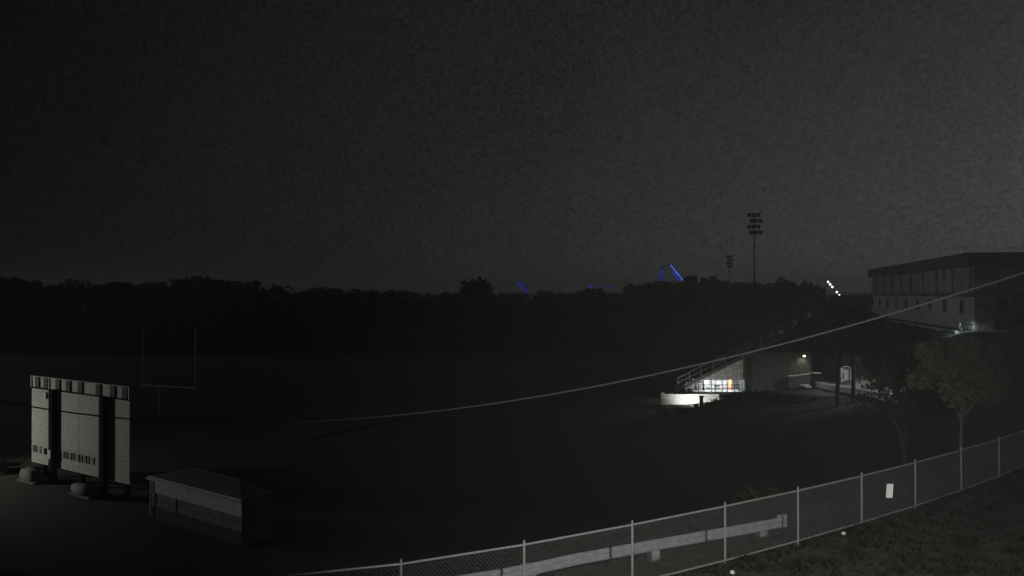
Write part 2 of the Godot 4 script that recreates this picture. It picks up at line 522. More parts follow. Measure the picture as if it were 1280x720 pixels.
func building() -> void:
	# long two-storey block on the hill: the corner nearest the eye at (46.9, -90), the face running away
	var along := Vector3(0.2457, 0, -0.9693)
	var turn := atan2(-along.z, along.x)
	var t := thing("brick_building", "long dark two storey brick building on the hill at the right edge", "building", Vector3(46.9, 8.9, -90.0), turn)
	# local x runs along the face away from the eye, local -z looks out of the face? the outward side of the face is local -z
	var L := 70.5
	var W := 24.0
	# outward normal of the face in world: towards the field (left); local z = (sin t.. ) worked out as basis
	var s := -1.0 if Basis(Vector3.UP, turn).z.x > 0.0 else 1.0   # sign of local z that looks left
	boxp("upper_wall", Vector3(L / 2, 5.35, -s * W / 2), Vector3(L, 2.7, W), M.brick_wall, t)
	boxp("floor_band", Vector3(L / 2, 3.78, -s * (W / 2 - 0.12)), Vector3(L + 0.24, 0.44, W + 0.24), M.stone_band, t)
	boxp("lower_wall", Vector3(L / 2, 1.58, -s * W / 2), Vector3(L - 0.1, 3.96, W - 0.1), M.pale_wall, t)
	var rf := boxp("roof", Vector3(L / 2, 7.4, -s * (W / 2 - 0.1)), Vector3(L + 0.3, 1.2, W + 1.0), M.roof_dark, t)
	boxp("roof_coping", Vector3(L / 2, 8.04, -s * (W / 2 - 0.1)), Vector3(L + 0.44, 0.08, W + 1.2), M.steel_dark, rf)
	for i in 9:
		var u := 5.0 + i * 8.0
		var w := boxp("window", Vector3(u, 2.55, s * 0.0), Vector3(1.3, 1.35, 0.1), M.window_frame, t)
		boxp("pane", Vector3(u - 0.31, 2.55, s * 0.075), Vector3(0.5, 1.15, 0.03), M.pane, w)
		boxp("pane", Vector3(u + 0.31, 2.55, s * 0.075), Vector3(0.5, 1.15, 0.03), M.pane, w)
		boxp("window_sill", Vector3(u, 1.83, s * 0.08), Vector3(1.7, 0.09, 0.2), M.stone_band, t)
	for i in 9:
		var u := 1.0 + i * 8.0
		boxp("pier", Vector3(u, 5.35, s * 0.14), Vector3(0.7, 2.7, 0.28), M.pale_wall if i % 2 == 1 else M.brick_wall, t)
	boxp("upper_opening", Vector3(13.2, 6.0, s * 0.02), Vector3(1.4, 1.1, 0.06), M.pane, t)
	# end wall towards the eye: dark sheets standing in for shade on the unlit wall, a pale panel, a downpipe
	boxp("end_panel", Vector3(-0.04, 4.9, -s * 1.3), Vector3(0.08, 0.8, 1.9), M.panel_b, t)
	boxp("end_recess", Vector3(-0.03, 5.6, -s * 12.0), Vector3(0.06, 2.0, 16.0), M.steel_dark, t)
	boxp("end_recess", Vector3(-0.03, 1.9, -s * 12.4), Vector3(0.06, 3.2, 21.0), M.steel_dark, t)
	var dp := MB.new()
	dp.rod(Vector3(-0.15, -0.5, -s * 3.2), Vector3(-0.15, 3.4, -s * 3.2), 0.06)
	obj("downpipe", dp, M.panel_b, t)
	# pale apron along the foot of the face
	boxp("foot_wall", Vector3(L / 2 - 1.0, -0.35, s * 1.6), Vector3(L - 2.0, 0.9, 0.35), M.concrete, t)
	# white railed landing at the near corner
	var ln := thing("railed_landing", "small white railed landing at the near corner of the brick building", "landing", Vector3(45.9, 8.9, -88.9), turn)
	boxp("platform", Vector3(0.0, -0.25, 0.0), Vector3(1.6, 0.22, 1.5), M.white, ln)
	for p in [Vector3(-0.75, 0, -0.7), Vector3(0.75, 0, -0.7), Vector3(-0.75, 0, 0.7), Vector3(0.75, 0, 0.7)]:
		var m := MB.new(); m.box(Vector3(p.x, 0.1, p.z), Vector3(0.07, 1.5, 0.07)); obj("post", m, M.white, ln)
	for y in [0.35, 0.82]:
		for sd in [-1, 1]:
			var m := MB.new(); m.box(Vector3(0, y, sd * 0.7), Vector3(1.43, 0.06, 0.05)); obj("rail", m, M.white, ln)
		var m2 := MB.new(); m2.box(Vector3(-0.75, y, 0), Vector3(0.05, 0.06, 1.3)); obj("rail", m2, M.white, ln)

	var bl := thing("bulkhead_lamp", "small lamp over the white railed landing at the building corner", "lamp", Vector3(45.3, 10.1, -89.9), turn)
	boxp("hood", Vector3(0, 0.12, 0), Vector3(0.24, 0.05, 0.3), M.steel_dark, bl)
	boxp("stalk", Vector3(0.3, 0.1, 0), Vector3(0.5, 0.04, 0.04), M.steel_dark, bl)
	boxp("lamp_glass", Vector3(0, 0.06, 0), Vector3(0.14, 0.06, 0.16), M.blue_white, bl)
	spot("lamp_light", Vector3(0, 0.02, 0), Vector3(0.5, -1.6, 0.5), 5.0, 72.0, 0.6, Color(0.9, 0.97, 1.0), bl)

func grandstand() -> void:
	# end on: rows climb from x = 18 at the field side to x = 35, running away from z = -105
	var t := thing("grandstand", "dark sloping grandstand seen end on with a brightly lit space beneath it", "grandstand", Vector3(18.0, 0.4, -105.0))
	var rise := 0.5
	var n := 21
	for i in n:
		var x := 0.3 + i * 0.8
		var y := 0.9 + x * rise
		boxp("bench_row", Vector3(x, y, -24), Vector3(0.32, 0.07, 48.0), M.seat_plank, t)
	var st := MB.new()
	for i in n:
		var x := 0.55 + i * 0.8
		st.box(Vector3(x, 0.47 + x * rise, -24), Vector3(0.8, 0.08, 48.0))
		st.box(Vector3(x - 0.39, 0.28 + x * rise, -24), Vector3(0.05, 0.36, 48.0))
	obj("stepped_deck", st, M.deck, t)
	# raking end beam and the pale soffit under the deck
	var rb := MB.new()
	rb.bar(Vector3(0.0, 0.28, 0.22), Vector3(17.2, 0.28 + 17.2 * rise, 0.22), 0.22, 0.4)
	obj("raking_beam", rb, M.block_wall, t)
	# triangular end panel over the lit bay: x 4 .. 9.5
	var tp := MB.new()
	var tri := [Vector2(3.5, 2.17), Vector2(9.4, 2.17), Vector2(9.4, 4.85)]
	for zz in [0.0, -0.16]:
		var p := tri.map(func(q): return Vector3(q.x, q.y, zz))
		var nn := Vector3(0, 0, 1.0 if zz == 0.0 else -1.0)
		tp.tri3(p[0], p[1], p[2], nn, nn, nn)
	for i in 3:
		var a: Vector2 = tri[i]; var c: Vector2 = tri[(i + 1) % 3]
		var e := c - a
		tp.quad(Vector3(a.x, a.y, 0), Vector3(c.x, c.y, 0), Vector3(c.x, c.y, -0.16), Vector3(a.x, a.y, -0.16), Vector3(e.y, -e.x, 0))
	obj("end_panel", tp, M.soffit, t)
	# lit bay: floor, back wall, cross wall, posts, ceiling
	boxp("bay_floor", Vector3(6.5, 0.6, -2.2), Vector3(5.8, 0.3, 4.2), M.paving, t)
	boxp("back_wall", Vector3(6.4, 1.3, -4.1), Vector3(6.2, 2.0, 0.15), M.retaining, t)
	boxp("cross_wall", Vector3(9.6, 2.4, -2.0), Vector3(0.18, 4.6, 4.4), M.block_wall, t)
	boxp("bay_ceiling", Vector3(6.6, 2.24, -2.2), Vector3(5.6, 0.1, 3.8), M.soffit, t)
	for x in [4.1, 4.75, 5.6, 6.15, 6.9, 7.5, 8.35, 8.9, 9.25]:
		var m := MB.new(); m.box(Vector3(x, 1.45, -0.1), Vector3(0.075, 1.42, 0.075)); obj("bay_post", m, M.steel_dark, t)
	for y in [1.15, 1.6]:
		var m := MB.new(); m.box(Vector3(6.6, y, -0.17), Vector3(5.6, 0.045, 0.045)); obj("bay_rail", m, M.steel_dark, t)
	for i in 2:
		var lt := boxp("ceiling_lamp", Vector3(5.6 + i * 2.4, 2.15, -1.6), Vector3(0.9, 0.06, 0.12), M.tube_glow, t)
		var o := omni("lamp_light", Vector3(5.6 + i * 2.4, 2.06, -1.6), 9.0, Color(0.96, 0.98, 1.0), 0.1, lt)
		o.omni_range = 30
	# dark closed block under the upper rows
	boxp("store_wall", Vector3(13.65, 2.75, -0.57), Vector3(7.9, 5.3, 0.3), M.block_wall, t)
	# railing up the near end
	for i in 12:
		var x := 1.6 + i * 1.4
		var m := MB.new(); m.rod(Vector3(x, 0.5 + x * rise, 0.1), Vector3(x, 1.6 + x * rise, 0.1), 0.03, 6); obj("rail_post", m, M.galv, t)
	var hr := MB.new()
	hr.rod(Vector3(1.6, 1.6 + 1.6 * rise, 0.1), Vector3(17.0, 1.6 + 17.0 * rise, 0.1), 0.03, 6)
	hr.rod(Vector3(1.6, 1.05 + 1.6 * rise, 0.1), Vector3(17.0, 1.05 + 17.0 * rise, 0.1), 0.025, 6)
	var h := obj("handrail", hr, M.galv, t); h.set_meta("kind", "stuff")
	# small pale boards fixed at the top rows
	var pb := thing("pale_board", "tall thin pale board at the top end of the grandstand", "board", Vector3(35.15, 9.3, -104.75))
	boxp("face", Vector3(0, 0.9, 0), Vector3(0.28, 0.75, 0.05), M.panel, pb)
	boxp("post", Vector3(0, 0.25, -0.04), Vector3(0.06, 0.6, 0.03), M.steel_dark, pb)
	var pc := thing("pale_board", "squarish pale board lower down the grandstand end", "board", Vector3(33.4, 8.4, -104.75))
	boxp("face", Vector3(0, 0.85, 0), Vector3(0.5, 0.9, 0.05), M.panel_b, pc)
	boxp("post", Vector3(0, 0.2, -0.04), Vector3(0.06, 0.5, 0.03), M.steel_dark, pc)
	var pd := thing("pale_board", "low bluish board on the grandstand end below the squarish one", "board", Vector3(31.8, 7.6, -104.75))
	boxp("face", Vector3(0, 0.65, 0), Vector3(0.6, 0.35, 0.05), M.panel_b, pd)
	boxp("post", Vector3(0, 0.25, -0.04), Vector3(0.06, 0.5, 0.03), M.steel_dark, pd)
	# white retaining wall in front of the lit bay, with its own light from the bay's outer lamp
	var rw := thing("retaining_wall", "bright white low retaining wall in front of the lit grandstand bay", "wall", Vector3(17.6, 0.0, -102.5))
	boxp("wall_face", Vector3(3.15, 0.55, 0), Vector3(6.3, 1.3, 0.25), M.retaining, rw)
	boxp("end_pier", Vector3(-0.2, 0.6, 0), Vector3(0.4, 1.55, 0.4), M.retaining, rw)
	var dp := thing("bollard", "short dark post with a cap standing before the white retaining wall", "bollard", Vector3(21.1, 0.1, -98.8))
	boxp("shaft", Vector3(0, 0.6, 0), Vector3(0.36, 1.2, 0.36), M.steel_dark, dp)
	boxp("cap", Vector3(0, 1.25, 0), Vector3(0.5, 0.1, 0.5), M.steel_dark, dp)
	var gl := thing("ground_lamp", "small shaded lamp on the ground lighting the white retaining wall", "lamp", Vector3(20.6, 0.0, -99.5))
	boxp("hood", Vector3(0, 0.3, 0.1), Vector3(0.5, 0.3, 0.06), M.steel_dark, gl)
	boxp("stake", Vector3(0, 0.15, 0), Vector3(0.06, 0.4, 0.06), M.steel_dark, gl)
	boxp("lens", Vector3(0, 0.3, -0.0), Vector3(0.4, 0.2, 0.08), M.tube_glow, gl)
	spot("lamp_light", Vector3(0, 0.3, -0.08), Vector3(1.2, 1.9, -3.2), 21.0, 78.0, 0.6, Color(1, 1, 0.97), gl)
	# things inside the bay
	var oc := thing("orange_cabinet", "orange cabinet inside the lit bay beneath the grandstand", "cabinet", Vector3(26.45, 1.15, -107.6))
	boxp("body", Vector3(0, 0.6, 0), Vector3(0.3, 1.2, 0.4), M.orange, oc)
	boxp("door", Vector3(0, 0.6, 0.215), Vector3(0.25, 1.1, 0.03), M.orange, oc)
	for q in [[22.6, 0.7, 0.9, "low dark crate at the left inside the lit bay", "crate"], [23.5, 0.5, 1.2, "dark upright locker left of the middle in the lit bay", "locker"], [24.8, 0.6, 0.55, "dark bin left of the orange cabinet in the lit bay", "bin"]]:
		var c := thing(q[4], q[3], q[4], Vector3(q[0], 1.15, -107.4))
		boxp("body", Vector3(0, q[2] * 0.5, 0), Vector3(q[1], q[2], 0.5), M.siding_low, c)
		boxp("lid", Vector3(0, q[2] + 0.03, 0), Vector3(q[1] + 0.06, 0.06, 0.56), M.steel_dark, c)
	# lamp on a bracket at the corner of the dark block: it lights the wall under it
	var wl := thing("wall_lamp", "bright lamp on a bracket above the dark wall right of the grandstand bay", "lamp", Vector3(34.55, 5.42, -105.0))
	boxp("bracket", Vector3(0, 0.16, -0.1), Vector3(0.08, 0.06, 0.7), M.steel_dark, wl)
	boxp("back_plate", Vector3(0, 0.0, -0.42), Vector3(0.3, 0.5, 0.06), M.steel_dark, wl)
	var bulb := MB.new(); bulb.ball(Vector3(0, 0, 0.15), Vector3(0.16, 0.12, 0.16))
	obj("lamp_glass", bulb, M.warm_glow, wl)
	spot("lamp_light", Vector3(0, -0.14, 0.15), Vector3(-0.1, -1.2, -0.42), 1.6, 62.0, 0.8, Color(1.0, 0.97, 0.82), wl)
	boxp("hood", Vector3(0, 0.15, 0.12), Vector3(0.5, 0.05, 0.5), M.steel_dark, wl)

func hill_trees() -> void:
	var G := "trees on the slope below the brick building"
	make_tree("slope_tree", "broad dark tree on a thin trunk just left of the lit pavement patch", Vector3(31.1, 1.9, -85), 9.7, 0.55, 0.40, 41, 3600, 0.42, 0.0, false, G)
	make_tree("slope_tree", "broad dark tree on a thin trunk just right of the lit pavement patch", Vector3(32.9, 2.2, -85.6), 9.0, 0.56, 0.44, 45, 3600, 0.42, 1.0, false, G)
	make_tree("slope_tree", "dark tree in front of the left end of the brick building", Vector3(34.6, 3.3, -80), 6.9, 0.42, 0.5, 61, 3000, 0.4, 1.4, false, G)
	make_tree("slope_tree", "bushy tree below the windows of the brick building", Vector3(34.4, 5.0, -70), 4.1, 0.2, 0.72, 49, 3000, 0.34, 2.0, false, G)
	make_tree("slope_tree", "dark tree by the end wall of the brick building at the right edge", Vector3(42.5, 8.9, -73), 4.0, 0.2, 0.5, 53, 2600, 0.32, 2.6, false, G)
	make_tree("slim_tree", "slim tree with a faint pale trunk left of the forked tree", Vector3(20.0, ground_y(20.0, -45), -45), 10.1 - ground_y(20.0, -45), 0.46, 0.36, 65, 2200, 0.13, 2.4)
	make_tree("forked_tree", "leafy tree with a pale forked trunk behind the chain link fence", Vector3(17.7, ground_y(17.7, -35) , -35), 11.4 - ground_y(17.7, -35), 0.36, 0.66, 69, 4600, 0.125, 0.9, true, "", true)
	# a hedge on the bank in front of the lit wall
	rng.seed = 91
	var bl := []
	for i in 46:
		var f := i / 45.0
		var x := lerpf(15.5, 33.0, f)
		var top := 0.8 + 2.05 * smoothstep(17.2, 25.0, x) - 0.55 * smoothstep(26.0, 31.0, x)
		bl.append([Vector3(x + rng.randf_range(-0.3, 0.3), top - 0.75, -92 + rng.randf_range(-0.6, 0.6)), 0.75])
		bl.append([Vector3(x + rng.randf_range(-0.3, 0.3), maxf(0.3, top - 1.8), -91.6 + rng.randf_range(-0.4, 0.6)), 0.8])
	var hd := put("hedge", leaf_crown(bl, 9000, 0.2, M.leaf, 92))
	tag(hd, "long dark hedge in front of the white wall and the lit path", "hedge")
	# a shrub just beyond the guardrail
	var sb := []
	for i in 8: sb.append([Vector3(rng.randf_range(-1.1, 1.1), rng.randf_range(-0.1, 0.3), rng.randf_range(-0.7, 0.7)), 0.42])
	var sh := thing("shrub", "faint low shrub beyond the right end of the guardrail", "shrub", Vector3(8.0, ground_y(8.0, -27.5) , -27.5))
	put("foliage", leaf_crown(sb, 1500, 0.09, M.shrub_leaf, 95), sh)
	var sm := MB.new()
	for i in 5: sm.rod(Vector3(0, -0.05, 0), Vector3(cos(i * 1.3) * 0.8, 0.6, sin(i * 1.3) * 0.5), 0.015, 5)
	var stm := obj("stems", sm, M.bark, sh); stm.set_meta("kind", "stuff")

func light_tower(label: String, at: Vector3, h: float, hw: float, hh: float) -> void:
	var t := thing("light_tower", label, "light tower", at, 0.0, "unlit floodlight towers on the skyline")
	var m := MB.new()
	m.tube(PackedVector3Array([Vector3(0, -0.3, 0), Vector3(0, h, 0)]), PackedFloat32Array([0.2, 0.11]), 10)
	obj("pole", m, M.steel_dark, t)
	for r in 4:
		var y := h - 0.2 - hh * r / 3.4
		boxp("cross_arm", Vector3(0, y, 0.25), Vector3(hw * (1.0 if r % 3 == 0 else 0.8), 0.16, 0.16), M.steel_dark, t)
		for k in 3:
			var x := (k - 1.0) * hw * 0.36 + (0.12 if r % 2 else -0.08) * hw
			boxp("floodlight", Vector3(x, y - 0.38, 0.4), Vector3(hw * 0.27, 0.62, 0.5), M.steel_dark, t, Basis(Vector3.RIGHT, 0.3))

func light_towers() -> void:
	light_tower("tall unlit floodlight tower above the skyline", Vector3(49.2, 0, -180), 29.2, 2.5, 4.0)
	light_tower("smaller farther unlit floodlight tower left of the tall one", Vector3(73.6, 0, -300), 25.6, 1.9, 3.7)
	# the slanting string of five white lamps
	var t := thing("lamp_gantry", "slanting gantry with five bright white lamps above the skyline", "light gantry", Vector3(92.7, 0.0, -260))
	var pts := [Vector2(0, 16.1), Vector2(0.62, 15.35), Vector2(1.25, 14.6), Vector2(2.55, 13.1), Vector2(3.3, 12.2)]
	var b := MB.new()
	b.bar(Vector3(-0.6, 16.7, -0.35), Vector3(4.2, 11.0, -0.35), 0.25, 0.3)
	obj("beam", b, M.steel_dark, t)
	var c := MB.new(); c.rod(Vector3(4.0, -1, -0.6), Vector3(4.0, 11.2, -0.6), 0.25); obj("pole", c, M.steel_dark, t)
	for p in pts:
		var m := MB.new(); m.ball(Vector3(p.x, p.y, 0.05), Vector3(0.30, 0.30, 0.2), 10, 6)
		var o := obj("lamp", m, M.flood_glow, t)
		omni("lamp_light", Vector3(p.x, p.y, 0.05), 1.2, Color(0.95, 1.0, 0.92), 0.2, o)

func blue_tube(t: Node3D, a: Vector3, b: Vector3, r: float, m: Material, e: float) -> void:
	var q := MB.new(); q.rod(a, b, r, 8)
	var o := obj("light_tube", q, m, t)
	if e > 0.0: omni("tube_light", (a + b) * 0.5 + Vector3(0, 0, 0.8), e, Color(0.2, 0.35, 1.0), 0.4, o)

func blue_frames() -> void:
	var Dp := 520.0
	var s := Dp / 1108.0
	# two-legged frame: bright leg sloping down to the right, dim leg at the left
	var t := thing("lit_frame", "distant frame with one bright blue light tube sloping down to the right", "light frame", Vector3(193.0 * s, 0, -Dp))
	var y := func(p: float) -> float: return 12.9 + (366.0 - p) * s
	blue_tube(t, Vector3(5 * s, y.call(331.0), 0), Vector3(20.5 * s, y.call(350.5), 0), 0.42, M.blue_bright, 1.2)
	blue_tube(t, Vector3(-6 * s, y.call(336.0), 0), Vector3(-10 * s, y.call(357.0), 0), 0.55, M.blue_dim, 0.0)
	blue_tube(t, Vector3(-6 * s, y.call(340.0), 0.5), Vector3(-3 * s, y.call(352.0), 0.5), 0.4, M.blue_dim, 0.0)
	blue_tube(t, Vector3(9 * s, y.call(341.0), -1.5), Vector3(16 * s, y.call(351.0), -1.5), 0.7, M.blue_dim, 0.0)
	var b := MB.new()
	b.bar(Vector3(-6 * s, y.call(335.0), -0.8), Vector3(-11 * s, -1, -0.8), 0.5, 0.5)
	b.bar(Vector3(4 * s, y.call(330.0), -0.8), Vector3(32 * s, y.call(367.0), -0.8), 0.5, 0.5)
	b.bar(Vector3(32 * s, y.call(367.0), -0.8), Vector3(32 * s, -1, -0.8), 0.5, 0.5)
	b.bar(Vector3(-6 * s, y.call(335.0), -0.8), Vector3(4.0 * s, y.call(330.0), -0.8), 0.35, 0.35)
	var fr := obj("truss", b, M.steel_dark, t); fr.set_meta("kind", "stuff")
	var t2 := thing("lit_frame", "distant frame with a dim violet blue light tube near the middle of the skyline", "light frame", Vector3(14.0 * s, 0, -Dp))
	blue_tube(t2, Vector3(-5 * s, y.call(352.0), 0), Vector3(5 * s, y.call(367.0), 0), 0.6, M.blue_dim, 0.0)
	blue_tube(t2, Vector3(-5.5 * s, y.call(354.0), 0.3), Vector3(-3 * s, y.call(358.0), 0.3), 0.45, M.blue_haze_lamp, 0.0)
	var c := MB.new(); c.bar(Vector3(-6 * s, y.call(351.0), -0.8), Vector3(7 * s, y.call(370.0), -0.8), 0.4, 0.4)
	c.bar(Vector3(7 * s, y.call(370.0), -0.8), Vector3(7 * s, -1, -0.8), 0.4, 0.4)
	var fr2 := obj("truss", c, M.steel_dark, t2); fr2.set_meta("kind", "stuff")
	# dim blue lamps low on the skyline between the two
	var k := 0
	for p in [[738.0, 359.5, 1.1, "leftmost of the three dim blue lamps low on the skyline"], [752.0, 358.5, 0.8, "middle one of the three dim blue lamps low on the skyline"], [763.0, 359.5, 0.8, "rightmost of the three dim blue lamps low on the skyline"]]:
		var l := thing("blue_lamp", p[3], "lamp", Vector3((p[0] - 640.0) * s, 0, -Dp), 0.0, "dim blue lamps on the skyline")
		var m := MB.new(); m.ball(Vector3(0, y.call(p[1]), 0.2), Vector3(1.1, 1.1, 0.5) * p[2])
		obj("lamp_globe", m, M.blue_haze_lamp if k == 0 else M.blue_dim, l)
		var q := MB.new(); q.rod(Vector3(0, -1, 0), Vector3(0, y.call(p[1]), 0), 0.12, 6); obj("pole", q, M.steel_dark, l)
		k += 1

func scoreboard() -> void:
	var t := thing("scoreboard", "tall pale scoreboard back with two dark steel columns at the left", "scoreboard", Vector3(-33.8, 0, -62.5), atan2(-0.595, 0.80))
	var L := 12.65
	# sheets between the columns, each a separate piece
	for p in [[0.0, 2.5, 0], [2.5, 4.1, 1], [4.1, 6.5, 0], [6.5, 8.95, 0], [8.95, 10.9, 1], [10.9, L, 0]]:
		for r in [[1.02, 2.35], [2.37, 4.9], [4.92, 6.22]]:
			boxp("sheet_panel", Vector3((p[0] + p[1]) * 0.5, (r[0] + r[1]) * 0.5, 0), Vector3(p[1] - p[0] - 0.03, r[1] - r[0], 0.08), M.panel if p[2] == 0 else M.panel_b, t)
	# header: pale strip with dark upright fins standing proud
	boxp("header_strip", Vector3(L / 2, 6.66, -0.02), Vector3(L, 0.78, 0.1), M.panel, t)
	boxp("header_rail", Vector3(L / 2, 6.25, 0.08), Vector3(L, 0.06, 0.14), M.steel_dark, t)
	boxp("header_rail", Vector3(L / 2, 7.07, 0.03), Vector3(L, 0.05, 0.2), M.panel_b, t)
	for u in [0.84, 2.05, 3.72, 5.13, 6.7, 8.97, 10.7, 12.1]:
		boxp("fin", Vector3(u, 6.66, 0.045), Vector3(0.66, 0.74, 0.04), M.fin_dark, t)
		boxp("fin_edge", Vector3(u + 0.33, 6.66, 0.06), Vector3(0.05, 0.76, 0.08), M.steel_dark, t)
	for e in [0.02, 2.55, L - 0.02]:
		boxp("edge_trim", Vector3(e, 6.68, 0.07), Vector3(0.07, 0.8, 0.08), M.white, t)
	# two deep columns in front of the sheets; their shadows widen the dark bands
	for c in [3.4, 9.95]:
		boxp("column", Vector3(c, 3.1, 0.225), Vector3(0.5, 6.3, 0.36), M.steel_dark, t)
		boxp("base_plate", Vector3(c, 0.02, 0.225), Vector3(0.8, 0.12, 0.7), M.steel_dark, t)
	# a row of small dark vents with a few pale boxes above the lowest sheets
	for q in [0.35, 0.72, 1.35, 4.6, 5.0, 5.5, 5.9, 6.5, 6.9, 7.4, 7.8, 8.4]:
		boxp("vent", Vector3(q, 2.0, 0.07), Vector3(0.22, 0.48, 0.03), M.siding_low, t)
	boxp("junction_box", Vector3(1.95, 1.98, 0.12), Vector3(0.22, 0.4, 0.16), M.white, t)
	boxp("junction_box", Vector3(3.42, 1.95, 0.45), Vector3(0.36, 0.6, 0.1), M.white, t)
	boxp("lamp_box", Vector3(2.1, 5.8, 0.1), Vector3(0.25, 0.4, 0.12), M.white, t)
	boxp("rear_leg", Vector3(1.2, 0.5, -0.3), Vector3(0.3, 1.0, 0.3), M.steel_dark, t)
	boxp("rear_leg", Vector3(6.3, 0.5, -0.3), Vector3(0.3, 1.0, 0.3), M.steel_dark, t)
	boxp("rear_leg", Vector3(11.8, 0.5, -0.3), Vector3(0.3, 1.0, 0.3), M.steel_dark, t)
	# low pale barrier blocks standing at its foot
	var spots := [[-6.2, 1.0, 1.8, "low pale covered heap at the picture's left edge near the scoreboard"], [-3.4, 1.05, 3.2, "low pale covered heap under the scoreboard's left end"], [1.9, 0.95, 2.6, "low pale covered heap under the middle of the scoreboard"], [9.0, 0.8, 2.8, "low pale covered heap under the right half of the scoreboard"]]
	for s in spots:
		var b := thing("covered_heap", s[3], "heap", t.transform * Vector3(s[0], 0, 0.95), t.rotation.y, "low pale heaps below the scoreboard")
		var q := MB.new()
		q.ball(Vector3(0, s[1] * 0.48, 0), Vector3(s[2] * 0.5, s[1] * 0.52, 0.45), 14, 9)
		for i in q.v.size():
			var e := Vector3(s[2] * 0.5, s[1] * 0.52, 0.45)
			var c0 := Vector3(0, s[1] * 0.48, 0)
			var p := (q.v[i] - c0) / e
			p = Vector3(signf(p.x) * pow(absf(p.x), 0.55), signf(p.y) * pow(absf(p.y), 0.7), signf(p.z) * pow(absf(p.z), 0.6))
			q.v[i] = c0 + p * e * 0.92
			q.v[i] += Vector3(0.09, 0.10, 0.06) * bump.get_noise_3dv(q.v[i] * 9.0 + Vector3(s[0], 0, 0) * 5.0) * 3.0
		obj("cover", q, M.tarp, b)
		boxp("pallet", Vector3(0, 0.06, 0), Vector3(s[2] * 0.9, 0.14, 0.8), M.siding_low, b)
	# the lamp that lights it stands outside the picture on a pole by the field
	var lp := thing("yard_lamp", "short yard lamp on a pole beyond the scoreboard's left end", "lamp", Vector3(-45.6, 0, -60.6))
	var m := MB.new(); m.tube(PackedVector3Array([Vector3(0, -0.2, 0), Vector3(0, 4.0, 0)]), PackedFloat32Array([0.11, 0.07])); obj("pole", m, M.steel_dark, lp)
	boxp("head", Vector3(0.35, 4.05, 0), Vector3(0.9, 0.12, 0.4), M.steel_dark, lp)
	boxp("lamp_glass", Vector3(0.45, 3.92, 0), Vector3(0.3, 0.12, 0.3), M.flood_glow, lp)
	spot("lamp_light", Vector3(0.5, 3.8, 0), Vector3(22.0, 4.6, -2.2), 70.0, 62.0, 0.7, Color(0.98, 1.0, 0.94), lp)

func shed() -> void:
	var t := thing("shed", "low grey shed with a hipped roof right of the scoreboard", "shed", Vector3(-20.7, 0, -51.0), atan2(-0.64, 0.77))
	var L := 9.0
	var W := 1.9
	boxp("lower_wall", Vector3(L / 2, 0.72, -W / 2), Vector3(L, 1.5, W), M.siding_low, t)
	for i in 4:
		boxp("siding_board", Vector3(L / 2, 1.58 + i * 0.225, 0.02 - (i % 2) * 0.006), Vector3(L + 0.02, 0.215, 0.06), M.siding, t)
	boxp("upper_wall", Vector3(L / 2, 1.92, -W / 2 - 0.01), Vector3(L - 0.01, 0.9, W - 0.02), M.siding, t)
	var b := MB.new()
	var e := 0.13
	var p := [Vector3(-e, 2.38, e), Vector3(L + e, 2.38, e), Vector3(L + e, 2.38, -W - e), Vector3(-e, 2.38, -W - e), Vector3(2.6, 3.0, -W / 2), Vector3(L - 1.6, 3.0, -W / 2)]
	b.quad(p[0], p[1], p[5], p[4], Vector3(0, 1, 1)); b.quad(p[3], p[2], p[5], p[4], Vector3(0, 1, -1))
	b.quad(p[0], p[4], p[4].lerp(p[3], 0.0), p[3], Vector3(-1, 1, 0)); b.quad(p[1], p[5], p[5].lerp(p[2], 0.0), p[2], Vector3(1, 1, 0))
	b.quad(p[0], p[1], p[2], p[3], Vector3.DOWN)
	var r := obj("roof", b, M.shingle, t)
	boxp("fascia", Vector3(L / 2, 2.36, e + 0.02), Vector3(L + 2 * e, 0.12, 0.03), M.siding, r)
	var q := MB.new(); q.rod(p[4], p[5], 0.06, 6); obj("ridge", q, M.shingle, r)
	boxp("door", Vector3(2.2, 1.1, 0.02), Vector3(0.95, 0.8, 0.04), M.siding_low, t)
	boxp("plinth", Vector3(L / 2, 0.33, 0.015), Vector3(L - 0.02, 0.72, 0.05), M.plinth, t)  # dark strip paints in the lamplight fading towards the foot
	boxp("end_wall", Vector3(L + 0.02, 1.18, -W / 2), Vector3(0.05, 2.34, W - 0.02), M.plinth, t)  # dark sheet colours this end as if in shade
	boxp("gutter", Vector3(L / 2, 2.27, 0.2), Vector3(L + 0.5, 0.09, 0.1), M.galv, t)
	boxp("downpipe", Vector3(0.12, 1.2, 0.12), Vector3(0.07, 2.1, 0.07), M.galv, t)

func goalpost() -> void:
	var a := Vector3(-39.4, 3.05, -94.6)
	var b := Vector3(-32.7, 3.05, -91.6)
	var t := thing("goalpost", "faint pale goalpost with two uprights right above the scoreboard", "goalpost", Vector3(-37.4, 0, -94.2))
	var o := t.position
	var m := MB.new(); m.rod(a - o, b - o, 0.085); obj("crossbar", m, M.goal_paint, t)
	for p in [a, b]:
		var u := MB.new(); u.rod(p - o, p - o + Vector3(0, 6.1, 0), 0.06); obj("upright", u, M.goal_paint, t)
	var g := MB.new()
	var mid := a.lerp(b, 0.32) - o
	g.tube(PackedVector3Array([Vector3(0, -0.3, 0), Vector3(0, 2.2, 0), Vector3(0.05, 2.7, 0.08), mid]), PackedFloat32Array([0.1]), 8); obj("neck_post", g, M.goal_paint, t)

